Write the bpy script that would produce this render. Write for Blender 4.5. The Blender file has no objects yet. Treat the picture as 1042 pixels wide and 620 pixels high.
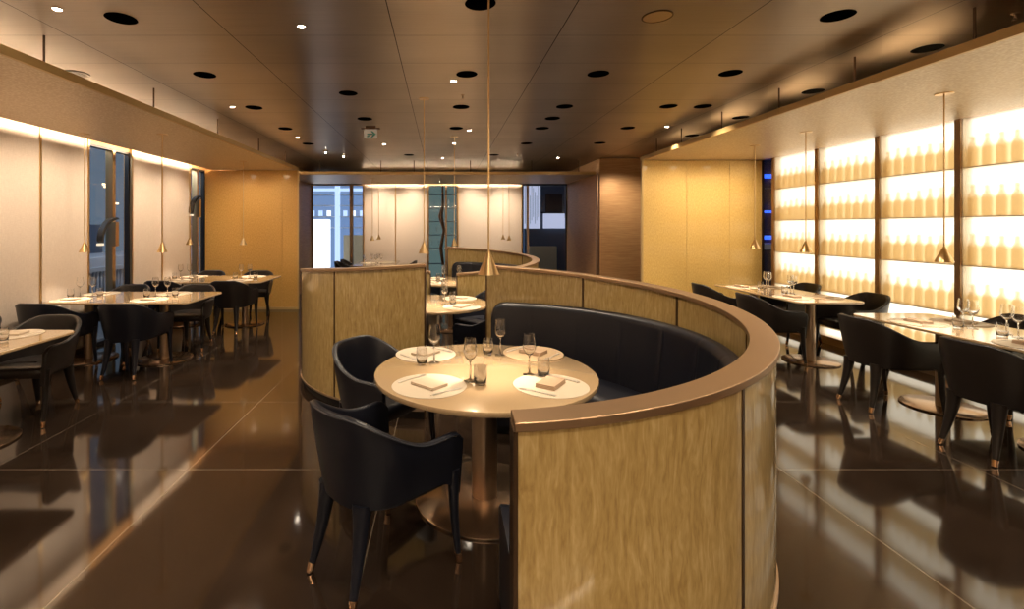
import bpy, math, random
from mathutils import Vector, Matrix
random.seed(7)
PI = math.pi
S = bpy.context.scene
COL = S.collection
R = math.radians

# ------------------------------------------------------------------ materials
def mat(name, color=(.5,.5,.5), rough=.5, metal=0., spec=.5, coat=0., coat_rough=.05,
        trans=0., ior=1.45, emit=None, estr=0., aniso=0., alpha=1.):
    m = bpy.data.materials.new(name); m.use_nodes = True
    p = m.node_tree.nodes['Principled BSDF']
    I = p.inputs
    I['Base Color'].default_value = (*color, 1); I['Roughness'].default_value = rough
    I['Metallic'].default_value = metal; I['Specular IOR Level'].default_value = spec
    I['Coat Weight'].default_value = coat; I['Coat Roughness'].default_value = coat_rough
    I['Transmission Weight'].default_value = trans; I['IOR'].default_value = ior
    I['Anisotropic'].default_value = aniso; I['Alpha'].default_value = alpha
    if emit:
        I['Emission Color'].default_value = (*emit, 1); I['Emission Strength'].default_value = estr
    return m

class NT:
    """small helper around a material's node tree"""
    def __init__(s, m):
        s.t = m.node_tree; s.p = s.t.nodes['Principled BSDF']
    def n(s, kind, **kw):
        nd = s.t.nodes.new(kind)
        for k, v in kw.items():
            if k in ('operation','blend_type','data_type','feature','wave_type','bands_direction','direction_type','uv_map','distance','noise_dimensions','rings_direction','wave_profile'):
                setattr(nd, k, v)
        return nd
    def l(s, a, b): s.t.links.new(a, b)
    def math(s, op, a, b=None, clamp=False):
        nd = s.t.nodes.new('ShaderNodeMath'); nd.operation = op; nd.use_clamp = clamp
        for i, v in enumerate((a, b)):
            if v is None: continue
            if isinstance(v, (int, float)): nd.inputs[i].default_value = v
            else: s.l(v, nd.inputs[i])
        return nd.outputs[0]
    def coord(s, which='Object', scale=(1,1,1)):
        c = s.t.nodes.new('ShaderNodeTexCoord'); mp = s.t.nodes.new('ShaderNodeMapping')
        mp.inputs['Scale'].default_value = scale
        s.l(c.outputs[which], mp.inputs['Vector']); return mp.outputs[0]
    def xyz(s, v):
        nd = s.t.nodes.new('ShaderNodeSeparateXYZ'); s.l(v, nd.inputs[0]); return nd.outputs
    def noise(s, vec, scale, detail=3, rough=.5, dist=0):
        nd = s.t.nodes.new('ShaderNodeTexNoise'); s.l(vec, nd.inputs['Vector'])
        nd.inputs['Scale'].default_value = scale; nd.inputs['Detail'].default_value = detail
        nd.inputs['Roughness'].default_value = rough; nd.inputs['Distortion'].default_value = dist
        return nd.outputs[0]
    def ramp(s, fac, stops):
        nd = s.t.nodes.new('ShaderNodeValToRGB'); s.l(fac, nd.inputs[0])
        e = nd.color_ramp.elements
        e[0].position, e[0].color = stops[0][0], (*stops[0][1], 1)
        e[1].position, e[1].color = stops[-1][0], (*stops[-1][1], 1)
        for pos, c in stops[1:-1]:
            x = e.new(pos); x.color = (*c, 1)
        return nd.outputs[0]
    def mix(s, fac, a, b, mode='MIX'):
        nd = s.t.nodes.new('ShaderNodeMix'); nd.data_type = 'RGBA'; nd.blend_type = mode
        for key, v in ((0, fac), (6, a), (7, b)):
            if isinstance(v, (int, float)): nd.inputs[key].default_value = v
            elif isinstance(v, tuple): nd.inputs[key].default_value = (*v, 1)
            else: s.l(v, nd.inputs[key])
        return nd.outputs[2]
    def bump(s, h, strength=.2, dist=.002):
        nd = s.t.nodes.new('ShaderNodeBump'); nd.inputs['Strength'].default_value = strength
        nd.inputs['Distance'].default_value = dist
        s.l(h, nd.inputs['Height']); s.l(nd.outputs[0], s.p.inputs['Normal']); return nd
    def line(s, c, off, step, w):
        """1 inside a thin line every `step` metres of coordinate c"""
        a = s.math('SUBTRACT', c, off); a = s.math('DIVIDE', a, step)
        a = s.math('ADD', a, .5); a = s.math('FRACT', a); a = s.math('SUBTRACT', a, .5)
        a = s.math('ABSOLUTE', a); return s.math('LESS_THAN', a, w/2/step)
    def set(s, sock, v): s.l(v, s.p.inputs[sock])

M = {}
# ceiling: brushed bronze panels, brushing runs across the room
m = M['ceiling'] = mat('bronze ceiling panels', (.30,.215,.15), .36, .93, aniso=.92)
n = NT(m); c = n.coord(); x, y, z = n.xyz(c)
ln = n.math('MAXIMUM', n.line(x, .849, 1.2, .007), n.line(y, 3.55, .6, .0045))
cell = n.noise(n.coord(scale=(.84,1.67,1)), 1.0, 1)
streak = n.noise(n.coord(scale=(.6,40,1)), 3.0, 2)
f = n.math('ADD', n.math('MULTIPLY', cell, .5), n.math('MULTIPLY', streak, .5))
base = n.ramp(f, [(.3,(.46,.39,.325)),(.7,(.61,.53,.45))])
n.set('Base Color', n.mix(ln, base, (.03,.02,.012)))
tg = n.n('ShaderNodeTangent', direction_type='UV_MAP', uv_map='brush'); n.set('Tangent', tg.outputs[0])
n.set('Roughness', n.math('ADD', n.math('MULTIPLY', streak, .08), .34))

# floor: dark polished stone tiles with fine pale joints
m = M['floor'] = mat('polished dark stone', (.02,.013,.009), .12, 0., spec=.72)
n = NT(m); x, y, z = n.xyz(n.coord())
ln = n.math('MAXIMUM', n.line(x, -1.67, 1.3, .006), n.line(y, 3.18, 1.23, .006))
cl = n.noise(n.coord(), 1.6, 6, .6); fn = n.noise(n.coord(), 60, 3, .6)
f = n.math('ADD', n.math('MULTIPLY', cl, .7), n.math('MULTIPLY', fn, .3))
n.set('Base Color', n.mix(ln, n.ramp(f, [(.35,(.010,.006,.004)),(.65,(.024,.015,.010))]), (.12,.095,.07)))
n.set('Roughness', n.math('ADD', n.math('MULTIPLY', f, .08), .03))

# pale lacquered wall panels with a fine woven look
m = M['panel'] = mat('pale rose beige wall panel', (.66,.53,.44), .42, .15)
n = NT(m); wv = n.noise(n.coord(scale=(1,1,14)), 22, 3); wh = n.noise(n.coord(scale=(12,12,1)), 22, 3)
f = n.math('ADD', n.math('MULTIPLY', wv, .5), n.math('MULTIPLY', wh, .5))
n.set('Base Color', n.ramp(f, [(.35,(.66,.54,.45)),(.65,(.78,.66,.56))])); n.bump(f, .15, .001)

M['gold'] = mat('brushed brass', (.72,.50,.25), .28, 1.)
M['bronze'] = mat('satin bronze cap', (.33,.215,.125), .38, .8)
M['darkbronze'] = mat('dark bronze', (.10,.06,.035), .35, .8)
M['black'] = mat('matt black', (.006,.005,.005), .6)
M['blackframe'] = mat('black window frame', (.012,.012,.015), .35)
M['champagne'] = mat('champagne metal', (.50,.38,.27), .3, .9)
M['basemetal'] = mat('bronze pedestal foot', (.42,.28,.18), .22, .9)

# bronze blocks at the back: vertical brushed veneer
m = M['bronzewall'] = mat('bronze clad wall', (.30,.17,.08), .42, .3)
n = NT(m); f = n.noise(n.coord(scale=(1,1,18)), 4, 3)
n.set('Base Color', n.ramp(f, [(.3,(.52,.28,.12)),(.7,(.66,.40,.19))]))

# soffit: embossed pale gold metal
def embossed(name, c0, c1, rough, metal, scale, bumpd):
    m = mat(name, c0, rough, metal); n = NT(m)
    v = n.t.nodes.new('ShaderNodeTexVoronoi'); v.feature = 'F1'
    n.l(n.coord(), v.inputs['Vector']); v.inputs['Scale'].default_value = scale
    d = n.math('MULTIPLY', v.outputs['Distance'], 1.3, True)
    n.set('Base Color', n.ramp(d, [(.15,c1),(.8,c0)])); n.bump(d, .5, bumpd); return m
M['soffit'] = embossed('embossed gold soffit', (.74,.57,.36), (.92,.77,.56), .40, .25, 45, .004)
M['fascia'] = mat('gold canopy edge', (.72,.50,.22), .42, .5)

# woven gold mesh laminated in glass
def meshmat(name, c0, c1):
  m = mat(name, c0, .5, .15, coat=.35, coat_rough=.04)
  n = NT(m)
  a = n.noise(n.coord(scale=(1,1,.5)), 60, 3); b = n.noise(n.coord(scale=(1,1,1)), 110, 2)
  f = n.math('ADD', n.math('MULTIPLY', a, .5), n.math('MULTIPLY', b, .5))
  n.set('Base Color', n.ramp(f, [(.38,c0),(.62,c1)]))
  n.set('Roughness', n.math('ADD', n.math('MULTIPLY', b, .2), .35))
  return m
M['mesh'] = meshmat('gold mesh behind glass', (.78,.48,.13), (.95,.67,.23))
M['mesh_ochre'] = meshmat('ochre mesh behind glass', (.66,.35,.08), (.84,.50,.15))

# pale rippled veneer under gloss lacquer
def veneer(name, dark, mid, light):
    m = mat(name, mid, .3, 0., coat=1., coat_rough=.04); n = NT(m)
    ds = n.noise(n.coord(scale=(1,1,.35)), 5, 3, .6)
    v = n.n('ShaderNodeVectorMath', operation='ADD')
    dv = n.t.nodes.new('ShaderNodeCombineXYZ'); k = n.math('MULTIPLY', ds, .12)
    n.l(k, dv.inputs[0]); n.l(k, dv.inputs[1])
    n.l(n.coord(), v.inputs[0]); n.l(dv.outputs[0], v.inputs[1])
    mp = n.t.nodes.new('ShaderNodeMapping'); mp.inputs['Scale'].default_value = (1,1,.13)
    n.l(v.outputs[0], mp.inputs[0])
    a = n.noise(mp.outputs[0], 54, 4, .6, .4); b = n.noise(n.coord(scale=(1,1,.3)), 90, 2)
    f = n.math('ADD', n.math('MULTIPLY', a, .78), n.math('MULTIPLY', b, .22))
    n.set('Base Color', n.ramp(f, [(.31,dark),(.5,mid),(.68,light)])); return m
M['veneer'] = veneer('rippled blond veneer', (.27,.17,.055), (.38,.26,.095), (.49,.36,.165))

m = M['leather'] = mat('navy black leather', (.006,.0068,.012), .36, 0., spec=.42)
n = NT(m); f = n.noise(n.coord(), 260, 3); n.bump(f, .12, .0008)
m = M['leather_brown'] = mat('dark brown leather', (.012,.009,.008), .38, 0., spec=.42)
n = NT(m); f = n.noise(n.coord(), 260, 3); n.bump(f, .12, .0008)
M['piping'] = mat('leather piping', (.02,.022,.03), .3)
M['void'] = mat('unlit recess', (.001,.001,.001), 1., spec=0.)

m = M['table'] = mat('champagne lacquer tabletop', (.50,.385,.265), .22, .1, coat=1., coat_rough=.04)
n = NT(m); f = n.noise(n.coord(), 180, 3, .7)
n.set('Base Color', n.ramp(f, [(.35,(.40,.27,.145)),(.65,(.50,.355,.205))]))
M['placemat'] = mat('cream leather placemat', (.54,.45,.34), .5)
M['placemat_tan'] = mat('tan leather placemat', (.40,.28,.165), .5)
M['napkin'] = mat('beige linen napkin', (.52,.41,.30), .85)
M['napkin_tan'] = mat('tan linen napkin', (.42,.29,.19), .85)
for k in ('napkin','napkin_tan'):
    n = NT(M[k]); n.bump(n.noise(n.coord(), 500, 2), .3, .0006)
M['steel'] = mat('polished steel', (.8,.75,.68), .38, .9)
def thinglass(name, tint, ior):
    m = mat(name, (1,1,1)); n = NT(m); t_ = n.t
    lw = t_.nodes.new('ShaderNodeLayerWeight'); lw.inputs['Blend'].default_value = .5
    f5 = n.math('MULTIPLY', n.math('POWER', lw.outputs['Facing'], 4.), .75)
    fr = n.math('ADD', f5, ((ior-1)/(ior+1))**2)
    tr = t_.nodes.new('ShaderNodeBsdfTransparent'); tr.inputs[0].default_value = (*tint,1)
    gl = t_.nodes.new('ShaderNodeBsdfGlossy'); gl.inputs['Roughness'].default_value = .02
    mx = t_.nodes.new('ShaderNodeMixShader'); n.l(fr, mx.inputs[0])
    n.l(tr.outputs[0], mx.inputs[1]); n.l(gl.outputs[0], mx.inputs[2])
    n.l(mx.outputs[0], t_.nodes['Material Output'].inputs['Surface']); return m
M['glass'] = mat('clear glass', (1,1,1), .0, 0., trans=1., ior=1.45, coat=.4)
M['pane'] = thinglass('window glass', (.95,.97,.98), 1.35)
M['tip'] = mat('polished copper leg tip', (.95,.62,.38), .16, 1.)

# frosted sheet in front of the bottles
m = M['frost'] = mat('frosted sheet', (.98,.95,.89), .55, 0., trans=1., ior=1.24)
n = NT(m); n.bump(n.noise(n.coord(), 140, 2), .25, .002)
def tinted(name, tint, dif, k):
    m = mat(name, dif, .6); n = NT(m)
    tr = n.t.nodes.new('ShaderNodeBsdfTransparent'); tr.inputs[0].default_value = (*tint,1)
    mx = n.t.nodes.new('ShaderNodeMixShader'); mx.inputs[0].default_value = k
    n.l(tr.outputs[0], mx.inputs[1]); n.l(n.p.outputs[0], mx.inputs[2])
    n.l(mx.outputs[0], n.t.nodes['Material Output'].inputs['Surface']); return m
M['bottle'] = tinted('amber bottle', (.90,.82,.68), (.78,.66,.50), .20)
M['amber'] = tinted('added amber tint', (.94,.87,.72), (.85,.74,.56), .08)
M['backboard'] = mat('warm shelf back', (.75,.55,.30), .7)
M['shelf'] = mat('pale shelf', (.85,.72,.5), .6)
M['cheek'] = mat('white box side', (.95,.88,.74), .7)

def emis(name, col, st):
    return mat(name, (.02,.02,.02), .5, emit=col, estr=st)
M['lightpanel'] = emis('lit diffuser', (1,.90,.73), 2.1)
M['cove'] = emis('cove light', (1,.78,.54), 70)
M['lamp'] = emis('lamp lens', (1,.86,.68), 60)
M['bulb'] = emis('pendant bulb', (1,.80,.55), 18)

# ------------------------------------------------------------------ mesh helpers
def fin(name, vs, fs, material, parent=None, smooth=True, bevel=0, loc=None, rotz=0, angle=40):
    me = bpy.data.meshes.new(name); me.from_pydata(vs, [], fs); me.update()
    import bmesh
    bm = bmesh.new(); bm.from_mesh(me); bmesh.ops.recalc_face_normals(bm, faces=bm.faces); bm.to_mesh(me); bm.free()
    me.materials.append(M[material] if isinstance(material, str) else material)
    if smooth:
        me.polygons.foreach_set('use_smooth', [True]*len(me.polygons))
        try: me.set_sharp_from_angle(angle=R(angle))
        except Exception: pass
    o = bpy.data.objects.new(name, me); COL.objects.link(o)
    if parent: o.parent = parent
    if loc: o.location = loc
    if rotz: o.rotation_euler = (0,0,rotz)
    if bevel:
        b = o.modifiers.new('bevel', 'BEVEL'); b.width = bevel; b.segments = 2; b.limit_method = 'ANGLE'
    return o

class G:
    """collects geometry for one mesh"""
    def __init__(s): s.v = []; s.f = []
    def box(s, x0, x1, y0, y1, z0, z1):
        b = len(s.v)
        s.v += [(x,y,z) for z in (z0,z1) for y in (y0,y1) for x in (x0,x1)]
        s.f += [tuple(b+i for i in q) for q in ((0,1,3,2),(4,6,7,5),(0,4,5,1),(2,3,7,6),(0,2,6,4),(1,5,7,3))]
        return s
    def loft(s, rings, cap=True, closed=False):
        b = len(s.v); k = len(rings[0])
        for r in rings: s.v += [tuple(p) for p in r]
        nr = len(rings)
        for i in range(nr if closed else nr-1):
            j = (i+1) % nr
            for a in range(k):
                c = (a+1) % k
                s.f.append((b+i*k+a, b+i*k+c, b+j*k+c, b+j*k+a))
        if cap and not closed:
            s.f.append(tuple(b+a for a in range(k)))
            s.f.append(tuple(b+(nr-1)*k+a for a in range(k)))
        return s
    def lathe(s, prof, n=24, cx=0, cy=0, closed=False):
        rings = []
        for r, z in prof:
            r = max(r, 1e-5)
            rings.append([(cx+r*math.cos(2*PI*i/n), cy+r*math.sin(2*PI*i/n), z) for i in range(n)])
        return s.loft(rings, closed=closed)
    def tube(s, pts, rad, n=10):
        rings = []
        pts = [Vector(p) for p in pts]
        if isinstance(rad, (int, float)): rad = [rad]*len(pts)
        for i, p in enumerate(pts):
            d = (pts[min(i+1, len(pts)-1)] - pts[max(i-1, 0)]).normalized()
            u = d.cross(Vector((0,0,1)))
            if u.length < .05: u = d.cross(Vector((0,1,0)))
            u.normalize(); w = d.cross(u)
            rings.append([p + (u*math.cos(2*PI*k/n) + w*math.sin(2*PI*k/n))*rad[i] for k in range(n)])
        return s.loft(rings)
    def arc(s, r0, r1, a0, a1, z0, z1, n=60, cx=0, cy=0):
        """curved slab; z0/z1 numbers or functions of the angle in degrees"""
        f0 = z0 if callable(z0) else (lambda a: z0)
        f1 = z1 if callable(z1) else (lambda a: z1)
        rings = []
        for i in range(n+1):
            a = a0+(a1-a0)*i/n; c, sn = math.cos(R(a)), math.sin(R(a))
            rings.append([(cx+r*c, cy+r*sn, z) for r, z in ((r0,f0(a)),(r1,f0(a)),(r1,f1(a)),(r0,f1(a)))])
        return s.loft(rings)
    def poly(s, pts, z0, z1):
        """extruded outline"""
        return s.loft([[(x,y,z0) for x,y in pts], [(x,y,z1) for x,y in pts]])
    def done(s, name, material, parent=None, **k): return fin(name, s.v, s.f, material, parent, **k)

def thing(name, label, cat, loc=(0,0,0), rotz=0, group=None):
    o = bpy.data.objects.new(name, None); COL.objects.link(o); o.empty_display_size = .1
    o.location = loc; o.rotation_euler = (0,0,rotz); o['label'] = label; o['category'] = cat
    if group: o['group'] = group
    return o
def tag(o, label, cat, group=None):
    o['label'] = label; o['category'] = cat
    if group: o['group'] = group
    return o
def struct(o): o['kind'] = 'structure'; return o
def sroot(name):
    o = bpy.data.objects.new(name, None); COL.objects.link(o); o['kind'] = 'structure'; return o
KIDS = {}
def kids(o): return [c for c in bpy.data.objects if c.parent == o]
def dup(root, loc, rotz=0, label=None, group=None):
    def cp(o, par):
        c = o.copy(); COL.objects.link(c); c.parent = par
        for k in kids(o): cp(k, c)
        return c
    r = root.copy(); COL.objects.link(r); r.location = loc; r.rotation_euler = (0,0,rotz)
    if label: r['label'] = label
    if group: r['group'] = group
    for k in kids(root): cp(k, r)
    return r
def spot(name, loc, power, size=80, blend=.6, rad=.03, col=(1,.81,.59), parent=None, target=None):
    l = bpy.data.lights.new(name, 'SPOT'); l.energy = power; l.spot_size = R(size); l.spot_blend = blend
    l.shadow_soft_size = rad; l.color = col
    o = bpy.data.objects.new(name, l); COL.objects.link(o); o.location = loc
    if parent: o.parent = parent
    return o

EYE = 1.6; H = 3.01
XL, XR, YB, YF = -4.6, 5.28, 12.5, -2.6
SOF = 2.70

# ------------------------------------------------------------------ room shell
struct(G().box(-4.9, 5.9, YF-.2, 12.9, -.1, 0).done('floor', 'floor', smooth=False))
ce = G().box(-4.9, 5.9, YF-.2, 12.9, H, H+.08).done('ceiling', 'ceiling', smooth=False); struct(ce)
uv = ce.data.uv_layers.new(name='brush')
for lp in ce.data.loops:
    co = ce.data.vertices[lp.vertex_index].co; uv.data[lp.index].uv = (co.y, -co.x)
struct(G().box(-4.9, 5.9, YF-.2, YF, 0, H).done('wall_front', 'panel', smooth=False))

# left wall: pale panels between slim brass dividers, two windows
wl = sroot('wall_left')
G().box(XL-.12, XL-.02, YF, 6.27, 0, H).box(XL-.12, XL-.02, 7.15, 8.80, 0, H).box(XL-.12, XL-.02, 9.41, 12.6, 0, H)\
   .box(XL-.12, XL-.02, 6.27, 7.15, SOF, H).box(XL-.12, XL-.02, 8.8, 9.41, SOF, H).done('backing', 'bronzewall', wl, smooth=False)
seams = [-2.6,-1.7,-.95,-.2,.65,1.5,2.3,3.1,3.9,4.7,5.52,6.27]
for a, b in list(zip(seams[:-1], seams[1:])) + [(7.15,7.92),(7.92,8.80)]:
    G().box(XL-.02, XL, a+.012, b-.012, .06, H).done('wall_panel', 'panel', wl, smooth=False)
    G().box(XL-.02, XL+.012, b-.012, b+.012, .0, H).done('divider_strip', 'gold', wl, smooth=False)
G().box(XL-.02, XL+.012, 7.138, 7.162, 0, H).done('divider_strip', 'gold', wl, smooth=False)
G().box(XL-.02, XL+.005, YF, 6.27, 0, .06).box(XL-.02, XL+.005, 7.15, 8.8, 0, .06).done('plinth', 'darkbronze', wl, smooth=False)

def window(name, axis, c, a0, a1, z0, z1, mull, mull_mat='gold', side='blackframe'):
    """framed pane in the plane axis=c between a0..a1"""
    w = sroot(name)
    def bx(u0,u1,d0,d1,h0,h1):
        return (c+d0,c+d1,u0,u1,h0,h1) if axis == 'x' else (u0,u1,c+d0,c+d1,h0,h1)
    G().box(*bx(a0,a0+.03,-.03,.03,z0,z1)).box(*bx(a1-.03,a1,-.03,.03,z0,z1))\
       .box(*bx(a0,a1,-.06,.03,z1-.03,z1)).box(*bx(a0,a1,-.06,.03,z0,z0+.05)).done('window_frame', side, w, smooth=False)
    for mm, wd in mull:
        G().box(*bx(mm-wd/2,mm+wd/2,-.05,.05,z0+.05,z1-.03)).done('mullion', mull_mat, w, smooth=False)
    G().box(*bx(a0+.03,a1-.03,-.012,-.004,z0+.05,z1-.03)).done('pane', 'pane', w, smooth=False)
    return w
window('window_1', 'x', XL-.06, 6.27, 7.15, 0, SOF, [(6.78,.06)])
window('window_2', 'x', XL-.06, 8.80, 9.41, 0, SOF, [(9.10,.05)])

# back wall
wb = sroot('wall_back')
G().box(-4.9, -3.39, YB+.02, YB+.12, 0, H).box(-2.03, -.38, YB+.02, YB+.12, 0, H).box(.41, 2.06, YB+.02, YB+.12, 0, H)\
   .box(3.23, 5.9, YB+.02, YB+.12, 0, H).box(-4.9, 5.9, YB+.02, YB+.12, SOF, H).done('backing', 'darkbronze', wb, smooth=False)
for a, b in ((-2.03,-1.21),(-1.21,-.38),(.41,1.2),(1.2,2.06)):
    G().box(a+.012, b-.012, YB, YB+.02, .06, SOF).done('wall_panel', 'panel', wb, smooth=False)
    G().box(b-.012, b+.012, YB-.012, YB+.02, 0, SOF).done('divider_strip', 'gold', wb, smooth=False)
for a in (-2.03, .41):
    G().box(a-.012, a+.012, YB-.012, YB+.02, 0, SOF).done('divider_strip', 'gold', wb, smooth=False)
window('window_3', 'y', YB+.05, -3.39, -2.04, 0, SOF, [(-2.36,.08)], 'bronze', 'bronze')
window('window_4', 'y', YB+.05, -.37, .40, 0, SOF, [(.10,.05)], 'bronze', 'bronze')
window('window_5', 'y', YB+.05, 2.07, 3.23, 0, SOF, [(2.22,.05)], 'champagne', 'blackframe')
# bronze blocks left and right of the back bay
struct(G().box(3.23, XR+.6, 9.9, YB+.1, 0, H-.002).done('wall_right_back', 'bronzewall', bevel=.004, smooth=False))
struct(G().box(XL-.1, -3.39, 9.42, YB+.1, 0, H-.002).done('wall_left_back', 'bronzewall', bevel=.004, smooth=False))
for x in (-3.37, 3.205):
    s_ = 1 if x < 0 else -1
    struct(G().box(min(x,x+.02*s_), max(x,x+.02*s_), 9.9, 10.0, 0, SOF).done('trim_1' if x<0 else 'trim_2', 'bronze', smooth=False))

# right wall: light boxes of bottles behind frosted sheets
wr = sroot('wall_right')
G().box(XR+.45, XR+.55, YF, 7.69, 0, H).box(XR, XR+.55, YF, 2.1, 0, H).box(XR, XR+.5, 2.1, 7.69, SOF+.01, H).box(XR+.02, XR+.5, 2.1, 7.69, 0, .10)\
   .box(XR, XR+.03, 7.97, 9.9, 0, H).box(XR, XR+.55, 7.69, 7.97, SOF, H).done('backing', 'bronzewall', wr, smooth=False)
ys = [2.1, 3.05, 4.0, 4.935, 5.85, 6.80, 7.69]
ZS = [.225, .72, 1.215, 1.71, 2.205]
for a, b in zip(ys[:-1], ys[1:]):
    p = G().box(XR-.002, XR+.004, a+.02, b-.02, .10, SOF).done('frosted_sheet', 'frost', wr, smooth=False)
for b in ys:
    G().box(XR-.012, XR+.44, b-.03, b+.03, 0, SOF).done('post', 'bronze', wr, smooth=False)
for a, b in zip(ys[:-1], ys[1:]):
    for k, z in enumerate(ZS):
        top = ZS[k+1]-.012 if k < 4 else SOF
        G().box(XR+.008, XR+.104, a+.032, b-.032, z-.012, z).done('shelf', 'shelf', wr, smooth=False)
        G().box(XR+.094, XR+.098, a+.032, b-.032, z+.001, z+.20).done('added_tint_strip', 'amber', wr, smooth=False)  # added tinted sheet, turns the light behind the bottles tan
        G().box(XR+.105, XR+.115, a+.032, b-.032, z, top).done('light_panel', 'lightpanel', wr, smooth=False)
    G().box(XR+.105, XR+.115, a+.032, b-.032, .10, ZS[0]-.012).done('light_panel', 'lightpanel', wr, smooth=False)
    G().box(XR+.008, XR+.105, a+.0305, a+.034, .10, SOF).box(XR+.008, XR+.105, b-.034, b-.0305, .10, SOF).done('side_cheek', 'cheek', wr, smooth=False)
G().box(XR-.012, XR+.02, 2.1, 7.66, 0, .10).done('plinth', 'bronze', wr, smooth=False)

bot = None
SH = ['floor-level', 'second-lowest', 'middle', 'second-highest', 'top']
PN = {3:'nearest fully lit', 4:'second', 5:'third', 2:'cropped right-hand'}
pan_name = {2:'panel cut by the picture edge', 3:'second lit panel', 4:'third lit panel', 5:'deepest lit panel'}
for pi in (2,3,4,5):
    a, b = ys[pi], ys[pi+1]
    for k, z in enumerate(ZS):
        nb = 7
        for j in range(nb):
            yy = a+.03+(b-a-.06)*(j+.5)/nb
            if pi == 2 and yy < 4.32: continue
            lab = 'blurred amber bottle silhouette on the %s shelf of the %s' % (SH[k], pan_name[pi])
            grp = 'bottles on the %s shelf, %s' % (SH[k], pan_name[pi])
            h = .305; q = random.choice((0,1,2,0))
            if bot is None: bot = {}
            if q not in bot:
                r = (.040,.037,.043)[q]; sh = (.165,.175,.15)[q]; nk = (.30,.315,.285)[q]
                pr = [(0,.002),(r*.9,.002),(r,.012),(r,sh),(r*.93,sh+.02),(r*.72,sh+.045),(r*.5,sh+.065),(.015,sh+.085),(.0135,nk-.03),(.016,nk-.028),(.016,nk),(0,nk)]
                o = G().lathe(pr, 14).done('bottle', 'bottle'); o.location = (XR+.050, yy, z+.001)
                bot[q] = o
            else:
                o = bot[q].copy(); COL.objects.link(o); o.location = (XR+.050, yy, z+.001)
            tag(o, lab, 'bottle', grp)

# far gap beside the right screen: window into a blue-lit bar
w = sroot('window_6')
G().box(XR, XR+.03, 7.72, 7.735, 0, SOF).box(XR, XR+.03, 7.955, 7.97, 0, SOF).done('window_frame', 'darkbronze', w, smooth=False)
G().box(XR+.012, XR+.02, 7.735, 7.955, .0, SOF).done('pane', 'pane', w, smooth=False)

# ------------------------------------------------------------------ canopies
def canopy(label, x0, x1, y0, y1, edge, rods, group=None):
    t = thing('suspended_canopy', label, 'canopy', ((x0+x1)/2,(y0+y1)/2,SOF))
    ox, oy = (x0+x1)/2, (y0+y1)/2
    L = lambda a,b,c,d,e,f: (a-ox,b-ox,c-oy,d-oy,e-SOF,f-SOF)
    if edge in ('L','R'):
        step = 2.4; y = y0
        while y < y1-.01:
            G().box(*L(x0,x1,y,min(y+step,y1)-.003,SOF,SOF+.02)).done('soffit_panel','soffit',t,smooth=False); y += step
        fx = x1 if edge == 'L' else x0-.03
        G().box(*L(fx,fx+.03,y0,y1,SOF-.006,SOF+.055)).done('fascia','fascia',t,smooth=False)
        rx = x1-.12 if edge == 'L' else x0+.12
        for r in rods:
            G().tube([(rx-ox,r-oy,.02),(rx-ox,r-oy,H-SOF)], .008, 8).done('hanger_rod','darkbronze',t)
    else:
        x = x0
        while x < x1-.01:
            G().box(*L(x,min(x+1.65,x1)-.003,y0,y1,SOF,SOF+.02)).done('soffit_panel','soffit',t,smooth=False); x += 1.65
        G().box(*L(x0,x1,y0-.03,y0,SOF-.006,SOF+.055)).done('fascia','fascia',t,smooth=False)
        for r in rods:
            G().tube([(r-ox,y0+.15-oy,.02),(r-ox,y0+.15-oy,H-SOF)], .008, 8).done('hanger_rod','darkbronze',t)
    return t
canopy('long embossed gold canopy hung over the tables beside the windows', XL+.17, -2.81, YF+.02, 9.34, 'L', [2.2,3.55,4.9,6.3,7.7,9.0])
canopy('long embossed gold canopy hung over the tables by the bottle wall', 3.30, XR-.02, YF+.02, 7.97, 'R', [2.2,3.1,4.0,4.9,5.9,6.9,7.7])
canopy('shallow gold canopy across the back of the room', -3.37, 3.20, 10.1, YB-.17, 'B', [-2.6,-1.3,-.6,.6,1.9,2.9])
# light coves along the walls
sh = G().box(-2.3,2.3,YB-.45,YB-.005,SOF+.10,SOF+.115).done('light_shield','darkbronze',smooth=False); struct(sh); sh.name='added_light_blocker'  # unseen plate added to block the cove's uplight on the ceiling
for nm, lab, (x0,x1,y0,y1) in (('cove_light','warm strip light above the canopy washing the window-side wall panels', (XL+.22,XL+.28,YF+.1,9.3)),
                      ('cove_light','unseen warm strip light added for fill on the wall behind the camera', (-2.6,3.1,YF+.12,YF+.18)),  # unseen strip, added as fill from behind the camera
                      ('cove_light','warm strip light washing the back wall panels', (-2.0,2.0,YB-.28,YB-.22))):
    o = G().box(x0,x1,y0,y1,SOF+.04,SOF+.06).done(nm,'cove',smooth=False)
    tag(o, lab, 'light')

# ------------------------------------------------------------------ gold mesh screens
def screen(label, x0, x1, y, seams, lift=0):
    t = thing('gold_mesh_screen', label, 'screen', ((x0+x1)/2, y, 0))
    ox = (x0+x1)/2
    e = [x0]+seams+[x1]
    for a, b in zip(e[:-1], e[1:]):
        G().box(a-ox+.002,b-ox-.002,0,.03,.05,SOF-.006).done('mesh_panel','mesh' if x0 > 0 else 'mesh_ochre',t,smooth=False)
    G().box(x0-ox,x1-ox,-.008,.04,0,.05).done('bottom_rail','fascia',t,smooth=False)
    xe = x1 if x0 < 0 else x0
    G().box(xe-ox-.012,xe-ox+.012,-.012,.045,0,SOF-.006).done('edge_post','fascia',t,smooth=False)
    return t
screen('tall gold mesh glass screen closing the dining bay with the windows', XL+.01, -2.79, 9.34, [-3.9, -3.1])
screen('tall gold mesh glass screen beside the lit bottle wall', 3.29, XR-.03, 7.93, [4.02, 4.72])

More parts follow.
